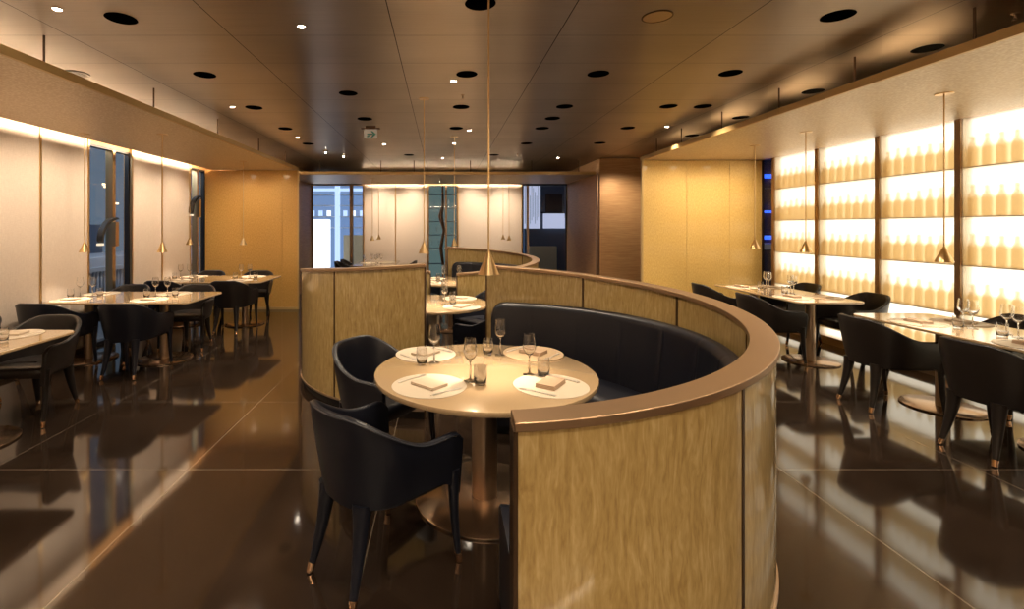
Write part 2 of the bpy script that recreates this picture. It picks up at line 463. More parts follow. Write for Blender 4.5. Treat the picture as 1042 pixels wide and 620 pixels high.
# ------------------------------------------------------------------ round booths
def booth(label, cx, cy, r, a0, a1, ztop, cap_lab=None):
    """curved veneer partition; a0..a1 degrees"""
    t = thing('curved_booth_partition', label, 'partition', (cx,cy,0))
    zt = lambda a: ztop(a)-.028
    npan = 5; da = (a1-a0)/npan
    gap = .35
    for i in range(npan):
        b0, b1 = a0+i*da, a0+(i+1)*da
        if i: b0 += gap
        if i < npan-1: b1 -= gap
        G().arc(r-.09, r-.006, b0, b1, .09, zt, 22).done('veneer_panel','veneer',t)
        if i: G().arc(r-.094, r-.003, a0+i*da-gap, a0+i*da+gap, .09, zt, 2).done('seam_strip','darkbronze',t,smooth=False)
    cap = G().arc(r-.105, r+.006, a0-.4, a1+.4, zt, ztop, 110).done('cap_rail','bronze',t,bevel=.003)
    for a, s_ in ((a0,-1),(a1,1)):
        G().arc(r-.1, r, min(a,a+.55*s_), max(a,a+.55*s_), .0, zt, 2).done('end_post','darkbronze',t,smooth=False)
    G().arc(r-.097, r+.002, a0, a1, .072, .09, 80).done('base_trim','champagne',t)
    G().arc(r-.08, r-.03, a0, a1, 0, .072, 80).done('plinth','black',t)
    return t

def banquette(label, cx, cy, r, a0, a1, round0=True, round1=True):
    """leather bench following the inside of a booth of outer radius r"""
    t = thing('curved_banquette', label, 'bench', (cx,cy,0))
    ri = r-.112
    def sweep(prof_fn, n, aa, bb):
        rings = []
        for i in range(n+1):
            a = aa+(bb-aa)*i/n; c, s_ = math.cos(R(a)), math.sin(R(a))
            rings.append([(q*c, q*s_, z) for q, z in prof_fn(a)])
        g = G().loft(rings); return g
    def back(a):
        e = min((a-a0) if round0 else 99, (a1-a) if round1 else 99)/5.5
        k = 1 if e >= 1 else math.sqrt(max(0,1-(1-max(e,0))**2))
        zt = .83+.13*k
        d = ((a-a0) % 17.5); d = min(d, 17.5-d); g = .010*math.exp(-(d/.35)**2)
        th = .135-g
        pts = [(ri,.40),(ri,zt-.03)]
        for q in range(7):
            u = PI/2*q/6; pts.append((ri-.03+.03*math.cos(u), zt-.03+.03*math.sin(u)))
        for q in range(1,8):
            u = PI/2*q/7; pts.append((ri-.05-.045*math.sin(u)+g*.5, zt-.05+.05*math.cos(u)))
        pts += [(ri-.105+g,zt-.15),(ri-.12+g,.68),(ri-th,.55),(ri-th,.40)]
        return pts
    sweep(back, 200, a0+.1, a1-.1).done('backrest','leather',t, angle=60)
    def seat(a):
        return [(ri-.02,.33),(ri-.02,.455),(ri-.15,.468),(ri-.40,.465),(ri-.455,.452),(ri-.48,.42),(ri-.48,.36),(ri-.465,.33)]
    sweep(seat, 90, a0+.1, a1-.1).done('seat','leather',t, angle=60)
    G().arc(ri-.45, ri, a0+.1, a1-.1, .07, .33, 70).done('bench_front','leather',t)
    G().arc(ri-.40, ri-.01, a0+.4, a1-.4, 0, .07, 70).done('plinth','black',t)
    return t

C1 = (.25,2.86); C2 = (-.10,5.42); C3 = (.15,7.60)
z1 = lambda a: 1.02+.246*((a+91)/175)-.012*math.sin(PI*(a+91)/175)*0
z2 = lambda a: 1.293-.0018*(-92-a)
z3 = lambda a: .995+.245*((a+88)/180)
booth('large blond veneer spiral partition wrapping the front round table, bronze cap rising to the back', *C1, 1.43, -91, 84, z1)
banquette('navy leather curved bench inside the large front spiral booth', *C1, 1.43, -91, 82.5)
booth('blond veneer curved partition standing behind the two front armchairs', *C2, 1.43, -267, -92, z2)
banquette('navy leather curved bench hidden behind the partition at the two front armchairs', *C2, 1.43, -265, -94)
booth('small blond veneer curved partition in front of the back wall panels', *C3, 1.35, -88, 92, z3)
banquette('dark leather curved bench in the small booth by the back wall', *C3, 1.35, -87, 89)

# ------------------------------------------------------------------ tables
def round_table(label, c, r, rb=.41, rc=.075):
    t = thing('round_table', label, 'table', (*c, 0))
    G().lathe([(0,.716),(r-.02,.716),(r-.004,.722),(r,.735),(r-.004,.747),(r-.012,.75),(0,.75)], 96).done('tabletop','table',t)
    G().lathe([(0,.012),(rc,.012),(rc,.716),(0,.716)], 40).done('pedestal','champagne',t)
    G().lathe([(0,0),(rb-.012,0),(rb,.005),(rb,.012),(rb-.006,.016),(0,.016)], 96).done('base_plate','basemetal',t)
    return t
round_table('large round champagne table inside the front spiral booth', C1, .65)
round_table('round champagne table in the middle booth, seen past the high end of a partition', C2, .62)
round_table('small distant round table in the booth by the back wall', C3, .60, .36, .06)

def rrect(x0,x1,y0,y1,r,n=8):
    pts = []
    for cx,cy,a in ((x1-r,y1-r,0),(x0+r,y1-r,90),(x0+r,y0+r,180),(x1-r,y0+r,270)):
        for i in range(n+1):
            u = R(a+90*i/n); pts.append((cx+r*math.cos(u), cy+r*math.sin(u)))
    return pts
def long_table(label, x0,x1,y0,y1, peds, rb=.31):
    cx, cy = (x0+x1)/2,(y0+y1)/2
    t = thing('rectangular_table', label, 'table', (cx,cy,0))
    o = G().poly(rrect(x0-cx,x1-cx,y0-cy,y1-cy,.10), .728, .75).done('tabletop','table',t,bevel=.005)
    for px,py in peds:
        p = G().lathe([(0,.014),(.05,.014),(.05,.728),(0,.728)], 28, px-cx, py-cy).done('pedestal','champagne',t)
        G().lathe([(0,0),(rb-.01,0),(rb,.004),(rb,.012),(rb-.005,.015),(0,.015)], 64, px-cx, py-cy).done('base_plate','basemetal',t)
    return t
long_table('pale window-row table cut off by the picture edge, only its corner showing', -4.52,-2.99,3.05,3.99,[(-4.25,3.55),(-3.50,3.55)])
long_table('pale rectangular table by the first window, under two brass cones', -4.52,-2.86,5.39,6.34,[(-4.28,5.84),(-3.36,5.84)])
long_table('pale rectangular table in front of the window bay gold screen', -4.52,-2.80,7.40,8.47,[(-4.20,7.95),(-3.25,7.95)])
long_table('pale rectangular table at the deep end of the bottle wall', 4.02,4.80,5.42,7.20,[(4.38,5.74),(4.38,6.78)],.285)
long_table('pale rectangular table beside the bottle wall, its front end out of view', 4.00,4.80,2.98,4.76,[(4.44,4.28),(4.44,3.35)],.29)
long_table('distant table behind the curved partition, below a pair of tiny cones', -2.02,-1.05,10.5,12.15,[(-1.55,10.9),(-1.55,11.8)],.3)

# ------------------------------------------------------------------ chairs
def make_chair(label, lm):
    t = thing('dining_armchair', label, 'chair')
    # plan path of the shell's outer top edge, from left front round the back to right front
    P = []
    hw = .30
    for i in range(9): P.append((-hw+.004*(1-i/8)*0, .265-.275*i/9))
    for i in range(33):
        a = PI + PI*i/32
        ca, sa = math.cos(a), math.sin(a)
        e = 2/2.35
        P.append((hw*math.copysign(abs(ca)**e, ca), -.01+.30*math.copysign(abs(sa)**e, sa)))
    for i in range(9): P.append((hw, -.01+.275*(i+1)/9))
    N = len(P)
    acc = [0]
    for a, b in zip(P[:-1], P[1:]): acc.append(acc[-1]+math.hypot(b[0]-a[0], b[1]-a[1]))
    tot = acc[-1]
    rings = []; pip = []
    for i, (px, py) in enumerate(P):
        s_ = abs(acc[i]/tot-.5)*2          # 0 rear .. 1 front
        q = max(0, min(1, (s_-.16)/.60)); q = q*q*(3-2*q)
        zt = .805-.165*q
        if s_ > .93: zt -= .035*((s_-.93)/.07)**2
        zb = .385+.03*min(1, max(0, (s_-.25)/.4))
        if s_ > .84: zb -= .085*((s_-.84)/.16)**1.6
        a = P[max(i-1,0)]; b = P[min(i+1,N-1)]
        tx, ty = b[0]-a[0], b[1]-a[1]; L = math.hypot(tx,ty); nx, ny = ty/L, -tx/L
        lean = .065*(1-max(0,(s_-.45))/.55*.75)
        th = .034
        ring = []
        def at(off, z):
            k = (zt-z)/(zt-.385)
            o_ = off - lean*max(0,k)**1.3
            return (px+nx*o_, py+ny*o_, z)
        for z in (zb, zb+.05, (zb+zt)/2, zt-.08): ring.append(at(0,z))
        for u in range(7):
            w = PI*u/6; ring.append(at(-th/2+th/2*math.cos(w), zt-.016+.016*math.sin(w)))
        for z in (zt-.08,(zb+zt)/2,zb+.05,zb): ring.append(at(-th,z))
        rings.append(ring); pip.append(Vector(at(-.001,zt-.010))+Vector((nx*.001,ny*.001,0)))
    G().loft(rings).done('shell', lm, t, angle=65)
    G().tube(pip, .0035, 6).done('piping','piping',t)
    # seat cushion
    def inner(k):   # seat outline
        pts = []
        for i in range(25):
            a = PI+PI*i/24; ca, sa = math.cos(a), math.sin(a); e = 2/2.3
            pts.append(((.243*k)*math.copysign(abs(ca)**e,ca), -.015+.225*k*math.copysign(abs(sa)**e,sa)))
        pts += [(.252*k,.10),(.255*k,.215*k),(.235*k,.245*k),(.12,.256*k),(0,.26*k),(-.12,.256*k),(-.235*k,.245*k),(-.255*k,.215*k),(-.252*k,.10)]
        return pts
    rr = []
    for z,k in ((.385,.96),(.39,.985),(.43,1.),(.452,.985),(.465,.93),(.472,.75),(.475,.3)):
        rr.append([(x,y,z) for x,y in inner(k)])
    G().loft(rr).done('seat', lm, t, angle=50)
    # legs
    def leg(top, foot, r0, r1):
        T, F = Vector(top), Vector(foot)
        n_ = 8; pts=[]; rad=[]
        for i in range(n_+1):
            k = i/n_; p = T.lerp(F,k); bow = .012*math.sin(PI*k)
            d = Vector((foot[0]-top[0], foot[1]-top[1], 0))
            if d.length > 1e-4: p -= d.normalized()*bow
            pts.append(p); rad.append(r0+(r1-r0)*k**.8)
        m_ = []
        l = G().tube(pts, rad, 12).done('leg', lm, t)
        d = (pts[-1]-pts[-2]).normalized()
        G().tube([pts[-1]-d*.045, pts[-1]-d*.001], [r1+.004,r1+.0005], 12).done('leg_tip','tip',l)
    for s_ in (-1,1):
        leg((.268*s_,.232,.46),(.272*s_,.268,.004), .031,.0135)
        leg((.135*s_,-.195,.41),(.170*s_,-.275,.004), .046,.015)
    return t
chair_n = make_chair('large dark blue leather armchair in front of the round table, back turned', 'leather')
chair_b = make_chair('x', 'leather_brown')
used = {'n':False,'b':False}
def face(c, tgt): return math.atan2(tgt[1]-c[1], tgt[0]-c[0]) - PI/2
def put_chair(kind, c, rot, label, group=None):
    src = chair_n if kind == 'n' else chair_b
    if not used[kind]:
        used[kind] = True; o = src; o.location = (c[0],c[1],0); o.rotation_euler = (0,0,rot); o['label'] = label
        if group: o['group'] = group
    else: o = dup(src, (c[0],c[1],0), rot, label, group)
    o.name = 'dining_armchair'; return o
chairs = [
 ('n',(-.30,2.31), face((-.30,2.31),C1), 'large dark blue leather armchair in front of the round table, back turned'),
 ('n',(-.42,3.30), face((-.42,3.30),C1), 'dark blue leather armchair between round table and the curved partition behind it'),
 ('n',(.50,4.88), face((.50,4.88),C2), 'dark armchair at the middle booth table, its arm showing beside the navy bench'),
 ('n',(.52,5.95), face((.52,5.95),C2), 'dark armchair at the back of the middle booth table'),
 ('n',(-.56,7.42), face((-.56,7.42),C3), 'dark armchair at the small far booth table, front one of two'),
 ('n',(-.42,8.22), face((-.42,8.22),C3), 'dark armchair at the small far booth table, back one of two'),
 # left rows
 ('b',(-3.46,4.09), R(180)+.05, 'dark armchair facing the camera at the corner of the cut-off window-row table'),
 ('b',(-4.20,4.12), R(180), 'dark armchair by the wall behind the cut-off window-row table'),
 ('n',(-4.26,5.30), -.04, 'back-turned dark blue armchair at the wall end of the middle window-row table'),
 ('n',(-3.39,5.30), .02, 'back-turned dark blue armchair at the aisle end of the middle window-row table'),
 ('b',(-4.26,6.43), R(180), 'armchair behind the middle window-row table in front of the first window'),
 ('b',(-3.36,6.42), R(180)+.06, 'camera-facing armchair behind the aisle end of the middle window-row table'),
 ('n',(-4.22,7.43), 0, 'back-turned dark blue armchair, wall end of the table before the gold screen'),
 ('b',(-3.22,7.42), 0, 'back-turned dark armchair, aisle end of the table before the gold screen'),
 ('b',(-4.20,8.58), R(180), 'camera-facing armchair between gold screen and table, wall end'),
 ('b',(-3.32,8.58), R(180)+.1, 'camera-facing armchair between gold screen and table, aisle end'),
 # right rows
 ('b',(3.88,5.77), R(-90), 'dark brown armchair, aisle side of the deeper bottle-wall table, front one'),
 ('b',(3.87,6.80), R(-90), 'dark brown armchair, aisle side of the deeper bottle-wall table, back one'),
 ('b',(4.93,5.78), R(90), 'dark brown armchair between deeper table and lit bottles, front one'),
 ('b',(4.93,6.80), R(90), 'dark brown armchair between deeper table and lit bottles, back one'),
 ('b',(3.95,4.31), R(-90), 'dark brown armchair on the aisle side of the front bottle-wall table, whole in view'),
 ('b',(3.94,3.39), R(-90)+.04, 'large dark brown armchair cut by the picture edge, front bottle-wall table'),
 ('b',(4.95,4.26), R(90), 'dark brown armchair between front table and lit bottles, only its back showing'),
 # back
 ('b',(-2.19,11.2), R(-90), 'distant dark armchair, front one of the pair at the back table'),
 ('b',(-2.19,11.85), R(-90), 'distant dark armchair, deeper one of the pair at the back table'),
 ('b',(-.90,11.40), R(90), 'distant dark armchair standing alone on the aisle side of the back table'),
]
for c in chairs: put_chair(*c)

# ------------------------------------------------------------------ table settings
def make_wine(h=.235):
    p = [(0,0),(.034,0),(.036,.002),(.012,.006),(.0045,.012),(.0038,.10),(.006,.112),(.024,.125),(.036,.148),(.0385,.165),(.036,.19),(.030,.235),
         (.0285,.235),(.0345,.19),(.037,.165),(.0345,.150),(.023,.128),(.004,.118),(0,.117)]
    return G().lathe(p, 24).done('wine_glass','glass', angle=80)
def make_tumbler():
    p = [(0,0),(.028,0),(.031,.004),(.036,.05),(.033,.105),(.0318,.105),(.0345,.05),(.029,.012),(0,.010)]
    return G().lathe(p, 24).done('tumbler','glass', angle=80)
def make_mat(material):
    return G().lathe([(0,0),(.198,0),(.2,.0015),(.199,.003),(0,.003)], 64).done('placemat', material)
def make_napkin(w, d, layers, material, skew=0):
    """folded cloth: layers joined along rounded folds, profile swept along the width"""
    th = .008
    g = G()
    for L in range(layers):
        z0 = L*th*.95; k = 1-.02*L
        rings = []
        for i in range(2):
            x = (-w/2 if i == 0 else w/2)
            pts = []
            dd = d*k/2
            for u in range(9):
                a = -PI/2+PI*u/8; pts.append((x+skew*0, dd-th/2+th/2*math.cos(a), z0+th/2+th/2*math.sin(a)))
            pts += [(x,-dd+.002,z0+th),(x,-dd,z0+th*.5),(x,-dd+.002,z0)]
            rings.append(pts)
        g.loft(rings)
    return g.done('napkin', material, bevel=.0015, angle=50)
def make_knife():
    t = G()
    t.loft([[(x*w_, y, z) for x,z in ((-1,.0),(1,.0),(1,hh),(-1,hh))] for y,w_,hh in
            ((-.10,.006,.003),(-.098,.009,.006),(-.03,.007,.005),(0,.005,.003),(.01,.009,.0025),(.08,.0095,.0015),(.10,.003,.001))])
    return t.done('knife','steel')
def make_fork():
    t = G()
    t.loft([[(x*w_, y, z) for x,z in ((-1,.0),(1,.0),(1,hh),(-1,hh))] for y,w_,hh in
            ((-.10,.008,.003),(-.095,.009,.005),(-.02,.005,.004),(.03,.004,.003),(.045,.011,.003),(.06,.0125,.002))])
    for k in range(4):
        x = -.0105+.007*k
        t.box(x-.0017,x+.0017,.058,.10,0,.002)
    return t.done('fork','steel')
proto = {'wine':make_wine(), 'tumbler':make_tumbler(), 'mat':make_mat('placemat'), 'mat_tan':make_mat('placemat_tan'),
         'knife':make_knife(), 'fork':make_fork(),
         'nap':make_napkin(.165,.12,2,'napkin'), 'nap_tan':make_napkin(.16,.11,3,'napkin_tan')}
CAT = {'wine':'wine glass','tumbler':'glass','mat':'placemat','mat_tan':'placemat','knife':'knife','fork':'fork','nap':'napkin','nap_tan':'napkin'}
first = set()
def item(kind, x, y, z, rot, label, group=None):
    src = proto[kind]
    if kind in first:
        o = src.copy(); COL.objects.link(o)
    else: first.add(kind); o = src
    o.location = (x,y,z); o.rotation_euler = (0,0,rot); tag(o, label, CAT[kind], group); return o
TZ = .7505
def setting(x, y, rot, where, matk='mat', nap='nap', cutl=True):
    """placemat + napkin + knife/fork; rot: direction the diner faces (0 = +y)"""
    item(matk, x, y, TZ, rot, '%s round placemat %s' % ('cream' if matk=='mat' else 'tan', where))
    c, s_ = math.cos(rot), math.sin(rot)
    def w(dx,dy): return x+dx*c-dy*s_, y+dx*s_+dy*c
    if nap: item(nap, *w(0,.0), TZ+.0035, rot+.1, '%s folded napkin %s' % ('beige' if nap=='nap' else 'thick tan', where))
    if cutl:
        item('fork', *w(-.145,.0), TZ+.0035, rot+.08, 'steel fork %s' % where)
        item('knife', *w(.140,.0), TZ+.0035, rot-.06, 'steel knife %s' % where)
# near round table
def S1(dx,dy,where,**k):
    x, y = C1[0]+dx, C1[1]+dy; setting(x, y, math.atan2(-dy,-dx)-PI/2, where, **k)
S1(-.32,-.28,'by the front armchair of the spiral booth table')
S1(.33,-.28,'by the low partition end of the spiral booth table', nap='nap_tan')
S1(-.36,.36,'by the second armchair of the spiral booth table', nap='nap')
S1(.36,.38,'by the deep bench of the spiral booth table', matk='mat_tan', nap='nap_tan')
for k,x,y,lab in (('wine',.155,2.66,'wine glass beside the front armchair placemat, spiral booth table'),('tumbler',.205,2.60,'stemless tumbler beside the front armchair placemat, spiral booth table'),
    ('wine',.50,2.77,'wine glass beside the thick tan napkin, spiral booth table'),('tumbler',.575,2.74,'stemless tumbler beside the thick tan napkin, spiral booth table'),
    ('wine',.385,3.20,'wine glass by the tan placemat, spiral booth table'),('tumbler',.305,3.22,'straight tumbler by the tan placemat, spiral booth table'),
    ('wine',-.05,3.03,'wine glass by the second armchair placemat, spiral booth table'),('tumbler',-.125,2.98,'tumbler by the second armchair placemat, spiral booth table')):
    item(k,x,y,TZ,0,lab)
# middle and far round tables
for C, nm, q in ((C2,'middle booth table',.34),(C3,'small far booth table',.33)):
    for dx,dy,w_ in ((-q,-q,'front west seat'),(q,-q,'front east seat'),(-q,q,'rear west seat'),(q,q,'rear east seat')):
        setting(C[0]+dx*.9, C[1]+dy*.9, math.atan2(-dy,-dx)-PI/2, 'at the %s of the %s' % (w_,nm), cutl=(C is C2))
        item('wine', C[0]+dx*.37, C[1]+dy*.5, TZ, 0, 'wine glass at the %s of the %s' % (w_,nm))
        item('tumbler', C[0]+dx*.37+(.09 if dx>0 else -.09), C[1]+dy*.42, TZ, 0, 'tumbler at the %s of the %s' % (w_,nm))
# left tables
for yc, xs, nm, hd in ((3.53,(-4.15,-3.38),'cut-off window-row table',.27),(5.87,(-4.32,-3.40),'middle window-row table',.26),(7.95,(-4.22,-3.22),'screen-side window-row table',.30)):
    for x, sd in zip(xs, ('wall end','aisle end')):
        setting(x, yc-hd, 0, 'at the front, %s of the %s' % (sd,nm))
        setting(x, yc+hd, PI, 'at the back, %s of the %s' % (sd,nm))
        item('wine', x-.10, yc+.02, TZ, 0, 'wine glass nearer the wall, %s of the %s' % (sd,nm))
        item('wine', x+.03, yc+.05, TZ, 0, 'wine glass nearer the aisle, %s of the %s' % (sd,nm))
        item('tumbler', x-.17, yc-.04, TZ, 0, 'tumbler nearer the wall, %s of the %s' % (sd,nm))
        item('tumbler', x+.13, yc+.04, TZ, 0, 'tumbler nearer the aisle, %s of the %s' % (sd,nm))
# right tables
for xc, yy, nm in ((4.41,(5.82,6.80),'deeper bottle-wall table'),(4.41,(3.45,4.28),'front bottle-wall table')):
    for y, sd in zip(yy, ('near end','far end')):
        setting(xc-.19, y, -PI/2, 'aisle side, %s of the %s' % (sd,nm), matk='mat', nap='nap_tan')
        setting(xc+.19, y, PI/2, 'shelf side, %s of the %s' % (sd,nm), matk='mat_tan', nap='nap')
        a_ = -.25 if sd == 'far end' else .26
        item('wine', xc+.02, y+a_, TZ, 0, 'front wine glass of the pair, %s of the %s' % (sd,nm))
        item('wine', xc+.06, y+a_+.11, TZ, 0, 'back wine glass of the pair, %s of the %s' % (sd,nm))
        item('tumbler', xc-.08, y+a_+.02, TZ, 0, 'tumbler beside the wine glasses, %s of the %s' % (sd,nm))
for k,(x,y) in enumerate(((-1.72,10.75),(-1.6,10.95),(-1.48,10.8),(-1.4,11.05),(-1.66,11.25),(-1.5,11.3))):
    item('wine', x, y, TZ, 0, 'wine glass in the cluster on the distant back table', 'wine glasses on the distant back table')
for x,y,w_ in ((-1.75,11.0,'left'),(-1.3,11.0,'right')):
    item('mat', x, y+.35, TZ, 0, 'cream placemat on the %s side of the distant back table' % {'left':'chair-pair','right':'single-chair'}[w_])

# ------------------------------------------------------------------ pendants
def pendant(label, x, y, ztop, zb, power, r=.062, h=.13, group=None):
    t = thing('cone_pendant', label, 'pendant lamp', (x,y,ztop), group=group)
    G().lathe([(0,-.006),(.058,-.006),(.06,-.003),(.06,0),(0,0)], 36).done('ceiling_rose','gold',t)
    G().lathe([(.0055,zb+h-.01-ztop),(.0055,-.005)], 10).done('rod','gold',t)
    prof = [(r,0),(r-.0015,0),(.006,h-.004),(0,h-.004),(0,h),(.008,h)]
    sh = G().lathe([(q, z+zb-ztop) for q,z in [(0,h-.006),(.005,h-.008),(r-.002,0),(r,0),(.008,h),(0,h+.001)]], 48).done('cone_shade','gold',t, angle=60)
    G().lathe([(q, z+zb-ztop) for q,z in [(0,.055),(.014,.06),(.017,.07),(.012,.09),(0,.092)]], 16).done('bulb','bulb',sh)
    spot('pendant_beam', (0,0,zb-ztop+.045), power, 84, .8, .02, parent=t)
    return t
pendant('large brass cone pendant hanging over the front round table', .275, 2.86, H, 1.318, 55, .063, .138)
pendant('brass cone pendant over the middle booth table', -.20, 5.30, H, 1.31, 45, .062)
pendant('brass cone pendant over the small far booth table, beside the narrow back window', .19, 7.55, H, 1.30, 50, .05)
for x,y,lab in ((-4.24,5.72,'brass cone pendant over the middle window-row table, wall end'),(-3.33,5.74,'brass cone pendant over the middle window-row table, aisle end'),
                (-4.24,8.10,'brass cone pendant over the screen-side table, beside the second window'),(-3.34,8.10,'brass cone pendant in front of the window bay gold screen'),
                (-3.5,3.45,'brass cone pendant over the nearest left table')):
    if y < 4: continue
    pendant(lab, x, y, SOF, 1.30, 45, .058, .12)
for x,y,lab in ((4.23,6.53,'brass cone pendant in front of the gold screen by the bottles'),(4.22,5.60,'brass cone pendant over the deeper bottle-wall table, front end'),(4.14,3.98,'brass cone pendant over the front bottle-wall table')):
    pendant(lab, x, y, SOF, 1.31, 40, .062, .125)
for x,y,lab in ((-1.58,10.9,'tiny cone pendant over the distant table, front one of its pair'),(-1.57,11.9,'tiny cone pendant over the distant table, deeper one of its pair'),
                (1.50,11.9,'tiny cone pendant above the small veneer booth by the back panels, deeper one'),(1.51,10.9,'tiny cone pendant above the small veneer booth by the back panels, front one')):
    pendant(lab, x, y, SOF, 1.29, 30, .055, .12)

# ------------------------------------------------------------------ ceiling fittings
dl = None
FIT = [(-2.17,3.26),(-2.2,4.47),(-2.22,5.69),(-2.25,6.92),(-2.27,8.17),(-.99,5.08),(-1.01,6.29),(.24,3.04),(.226,4.45),(.22,5.66),(.20,6.89),
       (-.65,9.43),(1.01,9.43),(1.436,4.44),(1.43,5.64),(1.43,6.26),(1.425,6.89),(1.42,8.13),(2.64,6.87),(2.64,8.09),(2.64,3.22),(2.64,4.42),
       (2.64,5.63),(3.04,5.63),(3.83,3.81),(3.85,5.01),(3.84,6.21),(3.85,7.44),
       (-2.2,1.9),(.24,1.5),(1.44,1.9),(2.64,1.9),(-2.2,.5),(-.9,.2),(.3,.0),(1.44,.3),(2.64,.5),(-2.2,-1.),(-.9,-1.),(.3,-1.),(1.44,-1.),(2.64,-1.)]  # unseen rows, added to light the booth fronts
def row(y): return 'unseen rear-most' if y < -.5 else 'unseen rear' if y < 1 else 'unseen front' if y < 2.5 else 'first' if y < 4 else 'second' if y < 5.3 else 'third' if y < 6.5 else 'fourth' if y < 7.3 else 'last'
def colm(x): return 'window-side line' if x < -1.5 else 'line with the exit sign' if x < -.2 else 'line over the booths' if x < .9 else 'line of the round speaker' if x < 2 else 'line beside the bottle-side canopy' if x < 3.3 else 'line above the bottle-side canopy'
seen = {}
for x, y in FIT:
    lab = 'black round ceiling downlight, %s, %s from the camera' % (colm(x), row(y))
    if lab in seen: lab = 'black round ceiling downlight, %s, twin of the %s one' % (colm(x), row(y))
    seen[lab] = 1
    if dl is None:
        dl = thing('recessed_downlight', lab, 'downlight', (x,y,H))
        G().lathe([(.088,0),(.096,0),(.098,-.003),(.094,-.005),(.088,-.004)], 40, closed=True).done('trim_ring','void',dl)
        G().lathe([(0,-.0005),(.089,-.001),(.089,-.003),(.06,-.0015),(0,-.0012)], 40).done('baffle','void',dl)
    else: dup(dl, (x,y,H), 0, lab)
# perforated speaker and bronze-rimmed speaker
def speaker(x,y,lab,r=.10):
    t = thing('ceiling_speaker', lab, 'speaker', (x,y,H))
    G().lathe([(r-.01,0),(r,0),(r,-.004),(r-.01,-.006)], 40, closed=True).done('rim','darkbronze',t)
    g = G().lathe([(0,-.001),(r-.01,-.001),(r-.01,-.003),(0,-.003)], 40)
    for i in range(-6,7):
        for j in range(-6,7):
            if math.hypot(i,j) < 6.3:
                g.box(i*.0135-.003,i*.0135+.003,j*.0135-.003,j*.0135+.003,-.0045,-.003)
    g.done('grille','champagne' if r>.095 and x>0 else 'darkbronze',t)
speaker(1.44,3.23,'round perforated speaker grille in the front of the ceiling')
speaker(-3.37,4.44,'large bronze-rimmed round speaker above the window-side canopy edge', .11)
# small lit spotlights
LIT = [(-2.49,3.12,'beside the first window-side downlight'),(-.99,3.39,'the brightest one, front of the ceiling'),(-2.46,5.66,'above the window-side canopy edge'),(.11,4.66,'just beside a black downlight over the booths'),
       (.39,7.03,'beside the large pendant rod'),(-.99,8.2,'behind the exit sign'),(0.,9.86,'last before the back canopy'),(.2,8.14,'by the rod of the small far booth pendant'),(2.35,9.8,'in the dark back corner by the bronze block'),(3.16,6.78,'before the bronze block and gold screen'),(-2.28,7.6,'smallest, at the back end of the window-side canopy')]
lt = None
for x,y,w_ in LIT:
    lab = 'tiny lit ceiling spotlight, %s' % w_
    if lt is None:
        lt = thing('ceiling_spotlight', lab, 'spotlight', (x,y,H))
        G().lathe([(.024,0),(.032,0),(.033,-.003),(.026,-.005)], 24, closed=True).done('trim_ring','champagne',lt)
        G().lathe([(0,-.001),(.025,-.001),(.025,-.0035),(0,-.0035)], 24).done('lens','lamp',lt)
    else: dup(lt, (x,y,H), 0, lab)
def sprinkler(x,y,lab):
    t = thing('sprinkler', lab, 'sprinkler', (x,y,H))
    G().lathe([(0,0),(.022,0),(.022,-.004),(.008,-.008),(.008,-.03),(0,-.03)], 16).done('body','champagne',t)
    G().lathe([(0,-.045),(.018,-.045),(.018,-.048),(0,-.048)], 16).box(-.012,-.009,-.002,.002,-.046,-.02).box(.009,.012,-.002,.002,-.046,-.02).done('deflector','champagne',t)
sprinkler(3.79,3.19,'small metal sprinkler head above the bottle-side canopy edge')
sprinkler(-3.46,3.95,'small dark sprinkler head above the window-side canopy edge')
sprinkler(.22,5.15,'small sprinkler head in the centre of the ceiling')
sprinkler(1.45,9.3,'small sprinkler head at the back of the ceiling')
for x,y,w_ in ((-2.15,8.9,'left'),(-1.92,9.4,'right')):
    t = thing('smoke_detector','small white smoke detector at the back of the ceiling, %s one of two' % {'left':'front','right':'deeper'}[w_],'detector',(x,y,H))
    G().lathe([(0,0),(.05,0),(.05,-.012),(.03,-.03),(0,-.032)], 24).done('body','placemat',t)
    G().lathe([(0,-.031),(.012,-.031),(.01,-.05),(0,-.052)], 12).done('glowing_sensor','lamp',t)  # sensor glows: bright spot put in with the lamp material
# exit sign
M['sign_green'] = mat('green sign print', (.0,.09,.06), .4)
M['sign_white'] = emis('lit sign face', (1,.75,.5), .22)
t = thing('exit_sign','small hanging exit sign with a dark green arrow','sign',(-1.0,6.75,H))
G().box(-.13,.13,-.03,.03,-.045,-.03).box(-.07,.07,-.03,.03,-.03,0).done('housing','darkbronze',t,smooth=False)
G().box(-.09,.09,-.004,.004,-.17,-.045).done('face','sign_white',t,smooth=False)
g = G()
def pxz(pts):
    g.loft([[(x,-.007,z) for x,z in pts],[(x,-.0045,z) for x,z in pts]])
pxz([(-.05,-.105),(.03,-.105),(.03,-.125),(-.05,-.125)])
pxz([(0,-.07),(.025,-.07),(.075,-.115),(.025,-.16),(0,-.16),(.035,-.115)])
pxz([(-.055,-.155),(-.03,-.155),(-.015,-.14),(-.015,-.125),(-.055,-.14)])
g.done('arrow','sign_green',t,smooth=False)

# ------------------------------------------------------------------ room lights from the black downlights, and added washes
DLW = 130
def dspot(x,y,p,size=108): spot('downlight_beam',(x,y,H-.07),p,size,1.,.085)
for x,y in FIT: dspot(x,y,DLW)
for x,y,_ in LIT: spot('spot_beam',(x,y,H-.06),90,70,.6,.03)

